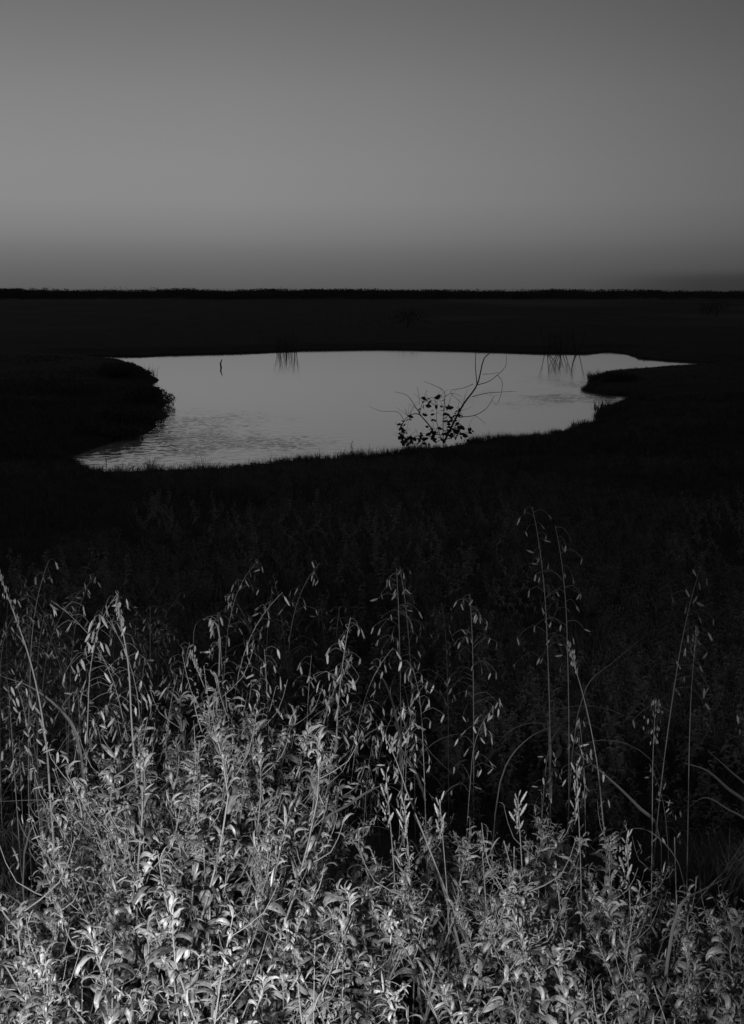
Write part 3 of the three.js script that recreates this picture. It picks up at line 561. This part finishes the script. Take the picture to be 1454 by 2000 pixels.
// small leafy sprouts breaking the near shoreline
for (const [px, py, label] of [[686, 872, 'small sprout breaking the near shoreline left of the shrub'], [205, 890, 'small sprout at the pond\'s left corner']]) {
  const d = 29, tip = at(px, py - 6, d), b = V(tip.x, 0, tip.z); b.y = groundY(b.x, b.z); const root = thing('shore_sprout', label, 'plant', b), r = rng(px), H = tip.y - b.y;
  mesh('stem', tube([V(0, 0, 0), V(0.03, H * 0.5, 0), V(0, H, 0)], 0.008, 0.004, 4, 5), M.bark, root);
  for (let i = 0; i < 16; i++) { const m = mesh('leaf', tinyLeaf[i % 3], M.darkLeaf, root); m.position.set(0.01, H * (0.25 + 0.75 * r()), 0); m.quaternion.copy(dirQuat(r() * 6.28, 0.5 * r(), 0)); m.scale.setScalar(0.07 + 0.09 * r()); }
}

// ragged grass tussocks overhanging the side shores
for (const [px, row, w, h, label] of [[276, 738, 1.5, 0.9, 'ragged tussock at the notch of the left bank'], [296, 762, 0.9, 0.5, 'low tussock between the two knobs of the left bank'], [304, 792, 1.3, 0.85, 'ragged tussock on the knob of the left bank'], [292, 822, 1.0, 0.6, 'low tussock below the knob of the left bank'], [250, 852, 0.9, 0.45, 'low tussock near the left corner of the pond'], [1172, 739, 1.3, 0.7, 'tussock on the upper right spit'], [1205, 735, 1.2, 0.5, 'low tussock behind the one on the upper right spit'], [1185, 800, 1.1, 0.6, 'tussock at the lower right inlet'], [1140, 826, 0.8, 0.4, 'low tussock on the near right shore']]) {
  const q = at(px, row, 1).sub(EYE), t = (WATER + 0.1 - EYE.y) / q.y, b = V(q.x * t, 0, q.z * t); b.y = Math.max(WATER - 0.02, groundY(b.x, b.z)) - 0.03;
  const root = thing('bank_tussock', label, 'tussock', b), r = rng(px);
  const gs = []; for (let k = 0; k < 150; k++) { const a = r() * 6.28, o = w * 0.55 * Math.sqrt(r()); gs.push(bladeGeo(V(Math.cos(a) * o, 0, Math.sin(a) * o), r() * 6.28, h * (0.45 + 0.55 * r()) * (1.1 - 0.5 * o / w), 0.012, 1.5 - 0.4 * r(), 0.3 + 1.3 * r(), 4)); }
  const f = mesh('blades', mergeGeometries(gs), M.turf, root); f.userData = { kind: 'stuff' };
}

for (const [px, row, w, h, label] of [[250, 736, 2.6, 0.85, 'rounded low shrub at the upper left bank beside the pond'], [282, 786, 2.0, 0.8, 'rounded low shrub on the knob of the left bank'], [262, 822, 1.8, 0.6, 'low shrub behind the lower left bank'], [205, 850, 1.6, 0.5, 'low shrub near the left corner of the pond'], [1205, 742, 2.0, 0.45, 'low shrub on the upper right spit']]) {
  const q = at(px, row, 1).sub(EYE), t = (WATER + 0.15 - EYE.y) / q.y, b = V(q.x * t, 0, q.z * t); b.y = Math.max(WATER, groundY(b.x, b.z)) - 0.03;
  const root = thing('bank_shrub', label, 'shrub', b), r = rng(px + 1);
  for (let k = 0; k < 5; k++) { const a = r() * 6.28; mesh('branch', tube([V(0, -0.05, 0), V(Math.cos(a) * w * 0.12, h * 0.35, Math.sin(a) * w * 0.12), V(Math.cos(a) * w * 0.28, h * 0.7, Math.sin(a) * w * 0.28)], 0.02, 0.006, 4, 4), M.bark, root); }
  const f = mesh('foliage', crownGeo(px + 5, 5200, w, h, 0.11), M.darkLeaf, root); f.userData = { kind: 'stuff' }; f.position.y = -h * 0.16;
}

// ------------------------------------------------------------------ trees on the plain and along the horizon
function crownGeo(seed, n, w, h, leaf) {
  const r = rng(seed), lobes = []; for (let i = 0; i < 9; i++) lobes.push([(r() - 0.5) * w * 0.75, h * (0.3 + 0.5 * r()), (r() - 0.5) * w * 0.75, 0.2 + 0.16 * r()]);
  const pos = [];
  for (let i = 0; i < n; i++) { const [x, y, z, q] = lobes[Math.floor(r() * 9)], u = V(r() - 0.5, r() - 0.5, r() - 0.5).normalize().multiplyScalar(Math.cbrt(r()) * q); const c = V(x + u.x * w, y + u.y * h, z + u.z * w); for (let k = 0; k < 3; k++) pos.push(c.x + (r() - 0.5) * leaf, c.y + (r() - 0.5) * leaf, c.z + (r() - 0.5) * leaf); }
  const g = new THREE.BufferGeometry(); g.setAttribute('position', new THREE.Float32BufferAttribute(pos, 3)); g.computeVertexNormals(); return g;
}
function tree(px, d, w, h, seed, label, n = 700, group) {
  const b = V((px - 727) / FOC * d / Math.cos(PITCH) * 0.98, 0, -d); b.y = groundY(b.x, b.z) - 0.05; const root = thing('plain_tree', label, 'tree', b, group);
  mesh('trunk', tube([V(0, 0, 0), V(w * 0.02, h * 0.3, 0), V(-w * 0.02, h * 0.6, 0)], h * 0.035, h * 0.015, 6, 4), M.bark, root);
  mesh('crown', crownGeo(seed, n, w, h, h * 0.09), M.darkLeaf, root);
}
tree(795, 128, 5.2, 2.3, 11, 'dark rounded bush on the plain beyond the pond, near the middle', 900);
tree(1390, 190, 7, 3.0, 12, 'dark spreading tree on the plain at the far right', 900);
for (const [px, d, w, h, label] of [[112, 640, 12, 6.3, 'leftmost of the taller bumps on the horizon'], [232, 620, 16, 6.8, 'broad bump on the horizon at the left'], [303, 600, 9, 6.8, 'knob-like bump on the horizon right of the broad one'], [420, 640, 16, 6.3, 'low wide bump on the horizon left of centre'], [543, 650, 7, 6.4, 'small bump on the horizon above the mirrored reeds'], [728, 650, 5, 6.2, 'tiny bump at the middle of the horizon'], [1245, 680, 12, 6.0, 'low bump on the horizon at the right'], [1000, 700, 14, 6.0, 'low bump on the horizon right of centre']]) tree(px, d, w, h, px, 'distant tree, ' + label, 260);
{
  const r = rng(91), gs = []; const va = [1, 2, 3, 4].map(s => crownGeo(40 + s, 220, 14, 5, 0.9));
  const list = []; for (let i = 0; i < 620; i++) { const d = 560 + 420 * r(), a = (r() * 2 - 1) * 0.62; list.push([a * d, -d, (0.72 + 0.34 * r()) * (d / 720) * (1.2 - 0.35 * (a + 0.35)) * (0.8 + 0.35 * noise(a * 30, 3))]); }
  const im = new THREE.InstancedMesh(mergeGeometries([va[0], va[1].translate(9, 0, 5), va[2].translate(-10, -0.3, -4)]), M.darkLeaf, list.length);
  list.forEach(([x, z, s], i) => im.setMatrixAt(i, mat4(V(x, groundY(x, z) - 0.3, z), dirQuat(r() * 6.28), V(s * 1.3, s, s * 1.3)))); im.name = 'distant_wood'; im.castShadow = im.receiveShadow = true;
  im.userData = { kind: 'stuff', label: 'far dark wood along the horizon', category: 'wood' }; scene.add(im);
}
renderer.render(scene, camera);
